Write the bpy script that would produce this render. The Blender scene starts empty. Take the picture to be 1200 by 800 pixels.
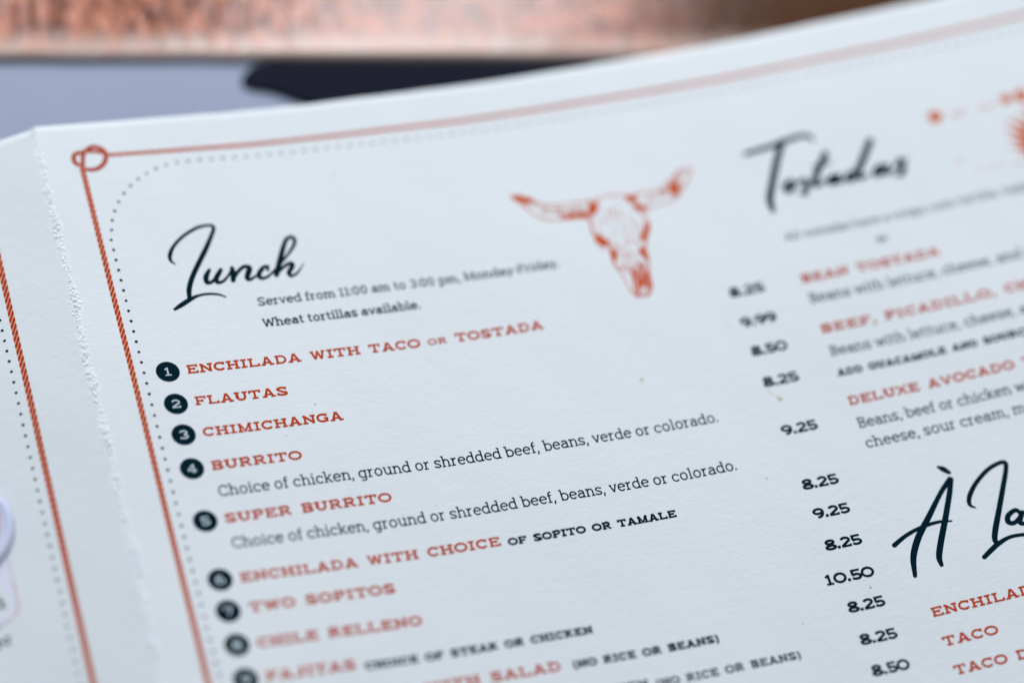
import bpy, math, random
import numpy as np
from mathutils import Matrix, noise, Vector

SC = bpy.context.scene
COL = SC.collection
MM = 0.001
TABLE = 18.0          # the flat of the menu lies this many mm above the table

# ------------------------------------------------------------------ camera
def rot(a, b, c):
    ca, sa, cb, sb, cc, sc = math.cos(a), math.sin(a), math.cos(b), math.sin(b), math.cos(c), math.sin(c)
    Rx = np.array([[1, 0, 0], [0, ca, -sa], [0, sa, ca]])
    Ry = np.array([[cb, 0, sb], [0, 1, 0], [-sb, 0, cb]])
    Rz = np.array([[cc, -sc, 0], [sc, cc, 0], [0, 0, 1]])
    return Rz @ Rx @ Ry
CAM_C = np.array([-85.26709, 36.17041, -573.1181])
CAM_R = rot(*[-0.532408, 0.419886, 0.316817])
org = -CAM_R.T @ CAM_C
cd = bpy.data.cameras.new('camera')
cam = bpy.data.objects.new('camera', cd)
COL.objects.link(cam)
M = Matrix([list(r) for r in CAM_R.T]).to_4x4()
M.translation = Vector((org[0]*MM, org[1]*MM, (org[2]+TABLE)*MM))
cam.matrix_world = M
cd.sensor_width = 36.0
cd.lens = 3406.94/1200*36
cd.clip_start = 0.02
cd.clip_end = 50
cd.dof.use_dof = True
cd.dof.focus_distance = 0.5525
cd.dof.aperture_fstop = 3.6
cd.dof.aperture_blades = 9
SC.camera = cam

# ------------------------------------------------------------------ light
W = bpy.data.worlds.new('World')
SC.world = W
W.use_nodes = True
bg = W.node_tree.nodes['Background']
bg.inputs[0].default_value = (0.80, 0.885, 1.0, 1)
bg.inputs[1].default_value = 0.41

def area(name, loc, aim, size, size_y, power, color):
    l = bpy.data.lights.new(name, 'AREA')
    l.shape = 'RECTANGLE'; l.size = size; l.size_y = size_y
    l.energy = power; l.color = color
    o = bpy.data.objects.new(name, l)
    COL.objects.link(o)
    o.location = loc
    o.rotation_euler = (Vector(aim)-Vector(loc)).to_track_quat('-Z', 'Y').to_euler()
    return o
area('window_light', (0.395, 0.60, 0.66), (0.09, 0.02, 0), 0.17, 0.40, 2.5, (0.93, 0.95, 1.0))
area('wide_fill_light', (-0.12, 0.74, 0.66), (0.04, -0.04, 0), 0.6, 0.45, 6.6, (0.915, 0.955, 1.0))  # added fill lamp, brightens the page from beyond its top edge
SC.view_settings.view_transform = 'Standard'
SC.view_settings.look = 'None'
SC.view_settings.exposure = 0.11
SC.view_settings.gamma = 1

# ------------------------------------------------------------------ sheet of the menu
K0, K1, K2 = 0.00085915812, 0.0015521275, -0.00085783566
FOLD = -7.7
UG = np.arange(-150, 250.01, 0.1)
def theta_right(u):
    u = np.minimum(u, 205.0)
    return K0*u + K1*u**2/2*1e-2 + K2*u**3/3*1e-4
_t = theta_right(np.maximum(UG, FOLD))
_s = np.maximum(FOLD-UG, 0)
_l = 0.4404 - 0.0014*np.minimum(_s, 33) + theta_right(np.array([FOLD]))[0]
_e = np.clip((_s-33)/10, 0, 1); _e = _e*_e*(3-2*_e)
_l = _l*(1-_e) + 0.0*_e
_b = np.clip((FOLD+1.7-UG)/3.0, 0, 1); _b = _b*_b*(3-2*_b)
TH = _t*(1-_b) + _l*_b
CX = np.concatenate([[0], np.cumsum((np.cos(TH[1:])+np.cos(TH[:-1]))*0.05)])
CZ = np.concatenate([[0], np.cumsum((np.sin(TH[1:])+np.sin(TH[:-1]))*0.05)])
CX -= np.interp(0, UG, CX); CZ -= np.interp(0, UG, CZ)
def surf(u, v, h):
    """point of the sheet at (u, v) in mm on the paper, raised by h mm along its normal, in metres"""
    u = np.asarray(u, float); v = np.asarray(v, float); h = np.asarray(h, float)
    t = np.interp(u, UG, TH)
    x = np.interp(u, UG, CX) - np.sin(t)*h
    z = np.interp(u, UG, CZ) + np.cos(t)*h
    # handled card is never quite flat
    z = z + 0.11*np.sin(u*.13+v*.05) + 0.08*np.sin(v*.12-u*.045+1) + 0.035*np.sin(u*.31-v*.22)
    return np.stack([x, -v + 0*u, z+TABLE], -1)*MM

# ------------------------------------------------------------------ materials
def mat(name):
    m = bpy.data.materials.new(name); m.use_nodes = True
    nt = m.node_tree
    return m, nt, nt.nodes['Principled BSDF']
def N(nt, t, **kw):
    n = nt.nodes.new(t)
    for k, v in kw.items():
        if k in n.inputs.keys(): n.inputs[k].default_value = v
        else: setattr(n, k, v)
    return n
def ramp(nt, stops):
    r = nt.nodes.new('ShaderNodeValToRGB')
    e = r.color_ramp.elements
    while len(e) < len(stops): e.new(0.5)
    for q, (p, c) in zip(e, stops):
        q.position = p; q.color = c if len(c) == 4 else (*c, 1)
    return r
def paper_bump(nt, strength=1.0):
    tc = N(nt, 'ShaderNodeNewGeometry')
    n1 = N(nt, 'ShaderNodeTexNoise', Scale=520.0, Detail=5.0, Roughness=0.6)
    mp = N(nt, 'ShaderNodeMapping'); mp.inputs['Scale'].default_value = (0.55, 1.5, 1.0)
    n2 = N(nt, 'ShaderNodeTexNoise', Scale=1300.0, Detail=4.0, Roughness=0.7)
    nt.links.new(tc.outputs['Position'], n1.inputs['Vector'])
    nt.links.new(tc.outputs['Position'], mp.inputs['Vector'])
    nt.links.new(mp.outputs[0], n2.inputs['Vector'])
    a = N(nt, 'ShaderNodeMath', operation='MULTIPLY_ADD')
    nt.links.new(n2.outputs['Fac'], a.inputs[0]); a.inputs[1].default_value = 0.55
    nt.links.new(n1.outputs['Fac'], a.inputs[2])
    b = N(nt, 'ShaderNodeBump', Strength=strength); b.inputs['Distance'].default_value = 0.00010
    nt.links.new(a.outputs[0], b.inputs['Height'])
    return tc, b

def paper_mat():
    m, nt, p = mat('uncoated_card')
    tc, b = paper_bump(nt, 1.0)
    n = N(nt, 'ShaderNodeTexNoise', Scale=14.0, Detail=4.0)
    nt.links.new(tc.outputs['Position'], n.inputs['Vector'])
    r = ramp(nt, [(0.3, (0.735, 0.765, 0.775)), (0.7, (0.775, 0.80, 0.805))])
    nt.links.new(n.outputs['Fac'], r.inputs[0])
    # tiny dark fibres and specks in the stock
    v = N(nt, 'ShaderNodeTexVoronoi', Scale=95.0)
    nt.links.new(tc.outputs['Position'], v.inputs['Vector'])
    r2 = ramp(nt, [(0.0, (0.55, 0.55, 0.55)), (0.022, (0.8, 0.8, 0.8)), (0.035, (1, 1, 1))])
    nt.links.new(v.outputs['Distance'], r2.inputs[0])
    mx = N(nt, 'ShaderNodeMix', data_type='RGBA', blend_type='MULTIPLY')
    mx.inputs[0].default_value = 1
    nt.links.new(r.outputs[0], mx.inputs[6]); nt.links.new(r2.outputs[0], mx.inputs[7])
    nt.links.new(mx.outputs[2], p.inputs['Base Color'])
    nt.links.new(b.outputs[0], p.inputs['Normal'])
    p.inputs['Roughness'].default_value = 0.7
    p.inputs['Specular IOR Level'].default_value = 0.25
    return m
def ink_mat(name, c, c2=None, rough=0.8, spec=0.03):
    m, nt, p = mat(name)
    tc, b = paper_bump(nt, 0.9)
    n = N(nt, 'ShaderNodeTexNoise', Scale=2600.0, Detail=3.0)
    nt.links.new(tc.outputs['Position'], n.inputs['Vector'])
    c2 = c2 or tuple(min(1, x*1.5+0.002) for x in c)
    r = ramp(nt, [(0.45, c), (0.8, c2)])
    nt.links.new(n.outputs['Fac'], r.inputs[0])
    nt.links.new(r.outputs[0], p.inputs['Base Color'])
    nt.links.new(b.outputs[0], p.inputs['Normal'])
    p.inputs['Roughness'].default_value = rough
    p.inputs['Specular IOR Level'].default_value = spec
    return m
PAPER = paper_mat()
DARK = ink_mat('dark_teal_ink', (0.0004, 0.013, 0.022), (0.001, 0.018, 0.029))
RED = ink_mat('brick_red_ink', (0.47, 0.046, 0.008), (0.56, 0.075, 0.018))
ROPE = ink_mat('rope_red_ink', (0.40, 0.038, 0.009), (0.50, 0.065, 0.02))
PALE = ink_mat('pale_orange_ink', (0.74, 0.33, 0.22), (0.77, 0.41, 0.30))
KNOCK = ink_mat('knocked_out_white', (0.50, 0.60, 0.63), (0.60, 0.68, 0.70))
GREYDOT = ink_mat('grey_teal_ink', (0.002, 0.03, 0.045))
LILAC = ink_mat('lilac_white_ink', (0.74, 0.75, 0.84), (0.77, 0.78, 0.86))
PALEPINK = ink_mat('pale_pink_ink', (0.70, 0.66, 0.70), (0.72, 0.67, 0.70))
STAIN = ink_mat('tan_stain', (0.46, 0.40, 0.27), (0.56, 0.52, 0.42))
SPECK = ink_mat('grey_speck', (0.30, 0.31, 0.32))
HAIR = ink_mat('faint_stain', (0.63, 0.62, 0.56))

# ------------------------------------------------------------------ object helpers
def tagit(o, label=None, cat=None, group=None, kind=None):
    if label: o['label'] = label
    if cat: o['category'] = cat
    if group: o['group'] = group
    if kind: o['kind'] = kind
    return o
def mesh_obj(name, verts, faces, m, parent=None, smooth=False, label=None):
    me = bpy.data.meshes.new(name)
    me.from_pydata([tuple(v) for v in verts], [], faces)
    me.materials.append(m)
    if smooth: me.polygons.foreach_set('use_smooth', [True]*len(me.polygons))
    me.update()
    o = bpy.data.objects.new(name, me)
    COL.objects.link(o)
    if parent: o.parent = parent
    if label: o['label'] = label
    return o
def empty(name, loc=(0, 0, 0)):
    o = bpy.data.objects.new(name, None); COL.objects.link(o); o.location = loc
    o.empty_display_size = 0.01
    return o

class Ink:
    """collects flat printed shapes in paper mm, then lays them on the sheet"""
    def __init__(s, h=0.022): s.P = []; s.H = []; s.F = []; s.h = h; s.k = 0
    def _lift(s):
        s.k += 1
        return s.h + 0.0022*(s.k % 9)
    def ribbon(s, pts, w, caps=False, w_end=None):
        """pts [(u,v)], w one width or one per point"""
        P = np.array(pts, float)
        if len(P) < 2: return
        n = len(P)
        ww = np.full(n, w) if np.isscalar(w) else np.array(w, float)
        d = np.diff(P, axis=0)
        L = np.hypot(d[:, 0], d[:, 1]); d = d/np.maximum(L, 1e-9)[:, None]
        t = np.zeros_like(P); t[0] = d[0]; t[-1] = d[-1]
        sc = np.ones(n)
        closed = np.hypot(*(P[0]-P[-1])) < 1e-6
        for i in range(1, n-1):
            q = d[i-1]+d[i]; l = np.hypot(*q); t[i] = q/l if l > 1e-6 else d[i]
            sc[i] = min(1.6, 1/max(0.4, l/2))
        if closed:
            q = d[0]+d[-1]; l = np.hypot(*q)
            if l > 1e-6: t[0] = t[-1] = q/l
        nn = np.stack([-t[:, 1], t[:, 0]], 1)*(ww*sc/2)[:, None]
        b = len(s.P); h = s._lift()
        for i in range(n):
            s.P.append(P[i]+nn[i]); s.P.append(P[i]-nn[i]); s.H += [h, h]
        for i in range(n-1):
            s.F.append((b+2*i, b+2*i+2, b+2*i+3, b+2*i+1))
        if caps:
            for i, sg in ((0, -1), (n-1, 1)):
                r = ww[i]/2
                if r < 0.03: continue
                a0 = math.atan2(nn[i][1], nn[i][0])
                c = len(s.P); s.P.append(P[i]); s.H.append(h)
                m_ = 8
                for k in range(m_+1):
                    a = a0 - sg*math.pi*k/m_
                    s.P.append(P[i]+r*np.array([math.cos(a), math.sin(a)])); s.H.append(h)
                for k in range(m_): s.F.append((c, c+1+k, c+2+k))
    def poly(s, pts):
        b = len(s.P); h = s._lift()
        for p in pts: s.P.append(np.array(p, float)); s.H.append(h)
        s.F.append(tuple(range(b, b+len(pts))))
    def disc(s, u, v, r, n=10, ru=None, wob=0.0, rnd=None):
        b = len(s.P); h = s._lift()
        s.P.append(np.array([u, v], float)); s.H.append(h)
        for k in range(n):
            a = 2*math.pi*k/n
            q = r*(1+(rnd.uniform(-wob, wob) if rnd else 0))
            s.P.append(np.array([u+(ru or q)*math.cos(a), v+q*math.sin(a)])); s.H.append(h)
        for k in range(n): s.F.append((b, b+1+k, b+1+(k+1) % n))
    def build(s, name, m, parent, label=None, kind=None):
        P = np.array(s.P)
        V = surf(P[:, 0], P[:, 1], np.array(s.H))
        F = []
        for f in s.F:   # face them up
            a, b_, c = V[f[0]], V[f[1]], V[f[2]]
            nz = (b_[0]-a[0])*(c[1]-a[1])-(b_[1]-a[1])*(c[0]-a[0])
            F.append(f if nz > 0 else f[::-1])
        o = mesh_obj(name, V, F, m, parent, label=label)
        if kind: o['kind'] = kind
        return o

def smooth_path(pts, sub=6):
    """Catmull-Rom through (u, v, width)"""
    P = [np.array(p, float) for p in pts]
    if len(P) < 3: return np.array(P)
    P = [2*P[0]-P[1]] + P + [2*P[-1]-P[-2]]
    out = []
    for i in range(1, len(P)-2):
        for k in range(sub):
            t = k/sub
            a, b, c, d = P[i-1:i+3]
            out.append(0.5*((2*b)+(-a+c)*t+(2*a-5*b+4*c-d)*t*t+(-a+3*b-3*c+d)*t**3))
    out.append(P[-2])
    return np.array(out)

# ------------------------------------------------------------------ letter shapes
def arc(cx, cy, rx, ry, a0, a1, n=None):
    n = n or max(4, int(abs(a1-a0)/18))
    return [(cx+rx*math.cos(math.radians(a0+(a1-a0)*k/n)), cy+ry*math.sin(math.radians(a0+(a1-a0)*k/n))) for k in range(n+1)]

def text_glyph(ch, w):
    """upright slab text face, em = 1; returns advance, strokes [(points, width)]"""
    h = w/2; X = 0.53; CAP = 0.71; ASC = 0.755; s = 0.075; g = w*0.86; q = g/2
    o = []
    def V(x, a, b, ww=w): o.append(([(x, a), (x, b)], ww))
    def Hh(a, b, y, ww=None): o.append(([(a, y), (b, y)], ww or g))
    def C(*a, ww=w): o.append((arc(*a), ww))
    def foot(x, y=0, l=s, r=s): Hh(x-h-l, x+h+r, y+q)
    def head(x, y, l=s): Hh(x-h-l, x, y-q)
    def bowl(x0, x1, y0, y1, a0=0, a1=360): C((x0+x1)/2, (y0+y1)/2, (x1-x0)/2-h, (y1-y0)/2-h*.9, a0, a1)
    if ch in 'nhmur':
        if ch == 'n' or ch == 'h':
            V(.135, 0, X if ch == 'n' else ASC); head(.135, X if ch == 'n' else ASC); foot(.135, r=.06)
            o.append((arc(.30, .325, .155, X-.325-h, 165, 0)+[(.455, 0)], w)); foot(.455, l=.06); return .59, o
        if ch == 'm':
            V(.135, 0, X); head(.135, X); foot(.135, r=.05)
            o.append((arc(.28, .325, .14, X-.325-h, 165, 0)+[(.42, 0)], w)); foot(.42, l=.05, r=.05)
            o.append((arc(.565, .325, .14, X-.325-h, 165, 0)+[(.705, 0)], w)); foot(.705, l=.05); return .85, o
        if ch == 'u':
            o.append(([(.135, X)]+arc(.29, .2, .155, .2-h, 180, 345), w)); head(.135, X)
            V(.455, 0, X); head(.455, X); Hh(.455, .455+h+s, q); return .59, o
        V(.135, 0, X); head(.135, X); foot(.135, r=.09)
        o.append((arc(.30, .30, .16, X-.30-h, 165, 72), w)); return .41, o
    if ch == 'o': bowl(.04, .52, -.01, X+.01); return .56, o
    if ch == 'e':
        o.append(([(.06, .285), (.49, .285)], g)); C(.275, .26, .205, .26-h*.7, 5, 318); return .53, o
    if ch == 'c':
        C(.275, .26, .205, .26-h*.7, 42, 320); V(.445, .36, .47); return .51, o
    if ch == 'a':
        o.append(([(.09, .42)]+arc(.25, .37, .155, X-.37-h, 150, 0)+[(.405, .0)], w)); Hh(.405, .50, q)
        o.append(([(.405, .305), (.24, .305)]+arc(.20, .16, .135, .16-h, 100, 270)+[(.28, h), (.405, .12)], w)); return .53, o
    if ch in 'bp':
        if ch == 'b': V(.125, 0, ASC); head(.125, ASC); 
        else: V(.125, -.2, X); head(.125, X); foot(.125, -.2)
        o.append((arc(.30, .26, .205, .26-h*.8, 150, -150), w)); return .57, o
    if ch in 'dqg':
        if ch == 'd': V(.445, 0, ASC); head(.445, ASC, .07); Hh(.445, .445+h+s, q)
        elif ch == 'g':
            o.append(([(.445, X)]+[(.445, -.06)]+arc(.28, -.07, .165, .13-h, 0, -140), w)); Hh(.445, .54, X-q)
        o.append((arc(.27, .26, .205, .26-h*.8, 30, 330), w)); return .57, o
    if ch in 'il':
        y = X if ch == 'i' else ASC
        V(.15, 0, y); head(.15, y); foot(.15)
        if ch == 'i': o.append(([(.15-h*1.1, .68), (.15+h*1.1, .68)], w*1.15))
        return .29, o
    if ch == 'f':
        o.append(([(.15, 0), (.15, .6)]+arc(.28, .62, .13, ASC-.62-h, 180, 75), w)); foot(.15); Hh(.05, .31, X-q); return .35, o
    if ch == 't':
        o.append(([(.15, .67), (.15, .14)]+arc(.265, .13, .115, .13-h, 180, 300), w)); Hh(.05, .32, X-q); return .36, o
    if ch == 's':
        o.append((arc(.23, .39, .15, X-.39-h*.8, 35, 250)[:-1]+arc(.235, .135, .155, .135-h*.8, 75, -150), w)); V(.395, .385, .49); V(.065, .04, .14); return .47, o
    if ch == 'v' or ch == 'y':
        o.append(([(.09, X-q), (.26, h*.4)], w)); o.append(([(.43, X-q), (.26, h*.4)] if ch == 'v' else [(.43, X-q), (.20, -.13), (.10, -.18)], w*.95))
        Hh(.01, .17, X-q); Hh(.35, .51, X-q); return .51, o
    if ch == 'w':
        for a, b in ((.09, .22), (.36, .22), (.38, .52), (.65, .52)): o.append(([(a, X-q), (b, h*.4)], w*.95))
        Hh(.01, .17, X-q); Hh(.57, .73, X-q); return .74, o
    if ch == 'k':
        V(.13, 0, ASC); head(.13, ASC); foot(.13, r=.06); o.append(([(.14, .2), (.43, X-q)], w*.9)); o.append(([(.25, .29), (.44, q)], w))
        Hh(.35, .51, X-q); Hh(.36, .54, q); return .55, o
    if ch == 'C':
        C(.34, .355, .265, .355-h*.7, 42, 318); V(.56, .5, .66); V(.56, .06, .20); return .65, o
    if ch == 'S':
        o.append((arc(.29, .53, .19, CAP-.53-h*.8, 30, 250)[:-1]+arc(.295, .18, .2, .18-h*.8, 75, -155), w)); V(.50, .53, .66); V(.08, .05, .19); return .59, o
    if ch == 'W':
        for a, b in ((.10, .26), (.44, .27), (.45, .62), (.79, .63)): o.append(([(a, CAP-q), (b, h*.4)], w*.95))
        Hh(.01, .20, CAP-q); Hh(.69, .88, CAP-q); return .89, o
    if ch == 'M':
        V(.14, 0, CAP); V(.70, 0, CAP); o.append(([(.15, CAP-.03), (.42, .12), (.69, CAP-.03)], w*.95)); foot(.14); foot(.70); head(.14, CAP); Hh(.70, .78, CAP-q); return .84, o
    if ch == 'F':
        V(.15, 0, CAP); foot(.15); Hh(.05, .53, CAP-q); Hh(.15, .43, .36); V(.51, CAP-.15, CAP); return .56, o
    if ch == 'B':
        V(.15, 0, CAP); o.append(([(.05, CAP-q), (.36, CAP-q)]+arc(.36, .535, .14, .175-q, 90, -90)[1:]+[(.15, .36)], w)); o.append(([(.36, .36)]+arc(.37, .18, .165, .18-q, 90, -90)+[(.05, q)], w)); return .61, o
    if ch == 'A':
        o.append(([(.09, 0), (.34, CAP)], w)); o.append(([(.36, CAP), (.61, 0)], w)); Hh(.19, .52, .23); foot(.09, l=.06, r=.06); foot(.61, l=.06, r=.06); return .69, o
    if ch == '1': V(.21, 0, CAP); Hh(.06, .21, CAP-q); foot(.21, l=.09, r=.09); return .38, o
    if ch == '0': bowl(.05, .51, -.01, CAP+.01); return .56, o
    if ch == '3':
        o.append((arc(.26, .53, .165, CAP-.53-h, 155, -80), w)); o.append((arc(.26, .185, .185, .185-h, 85, -155), w)); return .55, o
    if ch == ':': o.append(([(.10, .05), (.10, .05+w*1.2)], w*1.2)); o.append(([(.10, .42), (.10, .42+w*1.2)], w*1.2)); return .21, o
    if ch == '-': Hh(.04, .28, .28); return .32, o
    if ch == '.': o.append(([(.09, 0), (.09, w*1.2)], w*1.2)); return .20, o
    if ch == ',': o.append(([(.10, w*1.2), (.10, 0), (.05, -.12)], w)); return .21, o
    return .24, o

def wide_glyph(ch, w):
    """wide slab capitals, cap height = 1"""
    h = w/2; g = w*.86; q = g/2; s = .14
    o = []
    def V(x, a=0, b=1, ww=w): o.append(([(x, a), (x, b)], ww))
    def Hh(a, b, y, ww=None): o.append(([(a, y), (b, y)], ww or g))
    def ft(x, l=s, r=s, y=0): Hh(x-h-l, x+h+r, y+q)
    def ftop(x, l=s, r=s): Hh(x-h-l, x+h+r, 1-q)
    def D(pts, ww=w): o.append((pts, ww))
    if ch == 'E': V(.22); Hh(.02, .98, 1-q); Hh(.02, 1.0, q); Hh(.22, .70, .52); V(.95, .70, 1, g); V(.97, 0, .30, g); V(.70, .38, .66, g); return 1.06, o
    if ch == 'F': V(.22); Hh(.02, .98, 1-q); ft(.22); Hh(.22, .70, .48); V(.95, .68, 1, g); V(.70, .34, .62, g); return 1.02, o
    if ch == 'L': V(.22); ftop(.22); Hh(.02, .98, q); V(.95, 0, .34, g); return 1.02, o
    if ch == 'N': V(.20, 0, .96); V(.98, .04, 1); D([(.16, 1-h*.6), (1.0, h*.6)], w*1.05); ft(.20); ftop(.98, .16, .12); Hh(.02, .2, 1-q); return 1.16, o
    if ch == 'H': V(.22); V(.95); ft(.22); ft(.95); ftop(.22); ftop(.95); Hh(.22, .95, .51); return 1.17, o
    if ch == 'I': V(.28); ft(.28, .17, .17); ftop(.28, .17, .17); return .56, o
    if ch == 'C': D(arc(.55, .5, .47, .5-h*.9, 40, 322)); V(.93, .66, .97, g); return 1.04, o
    if ch == 'G': D(arc(.55, .5, .47, .5-h*.9, 40, 330)); V(.93, .68, .97, g); V(.95, .06, .46); Hh(.66, 1.07, .46); return 1.12, o
    if ch in 'OQ0':
        D(arc(.58, .5, .52, .5-h*.9, 0, 360, 22))
        if ch == 'Q': D([(.6, .3), (1.0, -.05)])
        return 1.16, o
    if ch == 'A': D([(.17, 0), (.56, 1)]); D([(.60, 1), (.99, 0)]); Hh(.30, .86, .32); ft(.17, .10, .12); ft(.99, .12, .10); Hh(.40, .60, 1-q); return 1.18, o
    if ch == 'D': V(.22); D([(.02, 1-q), (.52, 1-q)]+arc(.55, .5, .44, .5-q, 85, -85)+[(.52, q), (.02, q)], g*1.08); return 1.10, o
    if ch == 'W':
        for a, b in ((.17, .42), (.70, .44), (.72, .98), (1.24, 1.0)): D([(a, 1-q), (b, h*.3)], w*.95)
        Hh(0, .34, 1-q); Hh(1.07, 1.41, 1-q); Hh(.6, .82, 1-q); return 1.42, o
    if ch == 'M': V(.22); V(1.13); D([(.2, 1), (.675, .12), (1.15, 1)], w*.95); ft(.22); ft(1.13); Hh(.02, .3, 1-q); Hh(1.05, 1.33, 1-q); return 1.35, o
    if ch == 'T': V(.54); Hh(.04, 1.04, 1-q); ft(.54, .17, .17); V(.07, .66, 1, g); V(1.01, .66, 1, g); return 1.08, o
    if ch == 'U': D([(.22, 1), (.22, .40)]+arc(.58, .40, .36, .40-h*.9, 180, 360)+[(.94, 1)]); ftop(.22); ftop(.94); return 1.16, o
    if ch == 'S': D(arc(.50, .74, .38, .26-h*.8, 25, 255)[:-1]+arc(.51, .255, .40, .255-h*.8, 80, -155)); V(.87, .68, .97, g); V(.10, .04, .34, g); return 1.0, o
    if ch in 'BPR':
        V(.22); y = .5 if ch == 'B' else .44
        D([(.02, 1-q), (.66, 1-q)]+arc(.66, (1+y)/2, .26, (1-y)/2-q*.6, 90, -90)+[(.22, y)], w*.95)
        if ch == 'B': D([(.66, y)]+arc(.70, .25, .27, .25-q, 90, -90)+[(.02, q)], w*.95); return 1.06, o
        ft(.22)
        if ch == 'R': D([(.60, .44), (.92, q)]); Hh(.84, 1.1, q); return 1.14, o
        return 1.0, o
    if ch == 'X': D([(.17, 1-q), (.93, q)]); D([(.93, 1-q), (.17, q)], w*.9); [Hh(a, a+.32, y) for a in (.0, .78) for y in (q, 1-q)]; return 1.1, o
    if ch == 'K': V(.22); ft(.22); ftop(.22); D([(.24, .38), (.88, 1-q)]); D([(.46, .55), (.92, q)]); Hh(.74, 1.06, 1-q); Hh(.78, 1.12, q); return 1.12, o
    if ch == 'V': D([(.17, 1-q), (.56, h*.3)]); D([(.95, 1-q), (.56, h*.3)]); Hh(0, .34, 1-q); Hh(.78, 1.12, 1-q); return 1.12, o
    if ch == 'J': D([(.62, 1), (.62, .34)]+arc(.36, .34, .26, .34-h, 0, -160)); ftop(.62); return .86, o
    if ch == 'Y': D([(.17, 1-q), (.56, .45)]); D([(.95, 1-q), (.56, .45)]); V(.56, 0, .5); ft(.56); Hh(0, .34, 1-q); Hh(.78, 1.12, 1-q); return 1.12, o
    if ch == '1': V(.42, 0, 1); D([(.44, 1-h*.4), (.12, .74)], g); Hh(.08, .78, q); return .86, o
    if ch == '2': D(arc(.53, .68, .40, .32-h*.9, 165, -30)+[(.16, .16), (.12, q)]); Hh(.06, 1.0, q); V(.97, 0, .26, g*.8); return 1.06, o
    if ch == '3': D(arc(.5, .74, .38, .26-h*.8, 160, -85)); D(arc(.5, .26, .42, .26-h*.8, 85, -160)); return 1.0, o
    if ch == '4': V(.72, 0, 1); D([(.72, .96), (.08, .30)], g); Hh(.04, 1.04, .28); ft(.72, .1, .1); return 1.08, o
    if ch == '5': Hh(.18, .96, 1-q); V(.20, .50, 1); D([(.20, .55)]+arc(.51, .32, .44, .32-h*.9, 125, -155)); return 1.04, o
    if ch == '6': D(arc(.52, .32, .44, .32-h*.9, 0, 360)); D(arc(.62, .42, .54, .58-h, 180, 75)); return 1.04, o
    if ch == '7': Hh(.06, 1.0, 1-q); D([(.96, 1-q), (.45, 0)]); V(.09, .68, 1, g); return 1.02, o
    if ch == '8': D(arc(.53, .74, .38, .26-h*.8, 0, 360)); D(arc(.53, .26, .46, .26-h*.8, 0, 360)); return 1.06, o
    if ch == '9': D(arc(.52, .67, .44, .33-h*.9, 0, 360)); D([(.96, .67)]+arc(.46, .56, .50, .56-h, 0, -105)); return 1.04, o
    if ch == '.': D([(.19, 0), (.19, w*1.15)], w*1.15); return .38, o
    if ch == ',': D([(.14, w*1.15), (.14, 0), (.04, -.2)], w); return .26, o
    if ch == '(': D(arc(.62, .42, .5, .75, 130, 230)); return .42, o
    if ch == ')': D(arc(-.2, .42, .5, .75, 50, -50)); return .42, o
    return .62, o

RND = random.Random(5)
def line(name, text, font, u0, v, size, ink, parent, u1=None, w=None, track=0.0, label=None, h=0.022, jitter=0.0):
    """one line of print on baseline v starting at u0; u1 = where it ends; size = em or cap height in mm"""
    G = text_glyph if font == 'text' else wide_glyph
    w = w or (0.07 if font == 'text' else 0.17)
    x = 0.0; items = []
    for ch in text:
        adv, st = G(ch, w)
        items.append((x, st)); last = x+adv
        x += adv + track
    k = (u1-u0)/(last*size) if u1 else 1.0
    I = Ink(h)
    for x0, st in items:
        dv = 0
        for pts, ww in st:
            # condensed or widened letters keep their stem width
            P = [(u0+(x0+px)*size*k, v-py*size+dv) for px, py in pts]
            I.ribbon(P, ww*size)
    if not I.P: return None
    return I.build(name, ink, parent, label)

# ------------------------------------------------------------------ table, board and cloth behind
def table_material():
    m, nt, p = mat('blue_grey_table')
    tc = N(nt, 'ShaderNodeNewGeometry')
    n = N(nt, 'ShaderNodeTexNoise', Scale=25.0, Detail=6.0)
    nt.links.new(tc.outputs['Position'], n.inputs['Vector'])
    r = ramp(nt, [(0.3, (0.325, 0.365, 0.475)), (0.7, (0.36, 0.40, 0.51))])
    nt.links.new(n.outputs['Fac'], r.inputs[0]); nt.links.new(r.outputs[0], p.inputs['Base Color'])
    n2 = N(nt, 'ShaderNodeTexNoise', Scale=900.0, Detail=4.0)
    nt.links.new(tc.outputs['Position'], n2.inputs['Vector'])
    b = N(nt, 'ShaderNodeBump', Strength=0.3); b.inputs['Distance'].default_value = 0.0002
    nt.links.new(n2.outputs['Fac'], b.inputs['Height']); nt.links.new(b.outputs[0], p.inputs['Normal'])
    p.inputs['Roughness'].default_value = 0.7
    p.inputs['Specular IOR Level'].default_value = 0.2
    return m
def grid(x0, x1, y0, y1, z, nx, ny):
    V = []; F = []
    for j in range(ny+1):
        for i in range(nx+1):
            V.append((x0+(x1-x0)*i/nx, y0+(y1-y0)*j/ny, z))
    for j in range(ny):
        for i in range(nx):
            a = j*(nx+1)+i; F.append((a, a+1, a+nx+2, a+nx+1))
    return V, F
V, F = grid(-1.2, 1.6, -1.2, 1.6, 0, 8, 8)
t = mesh_obj('table_top', V, F, table_material())
tagit(t, 'pale blue grey tabletop under the menu and the wooden board', 'table', kind='structure')

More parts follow.
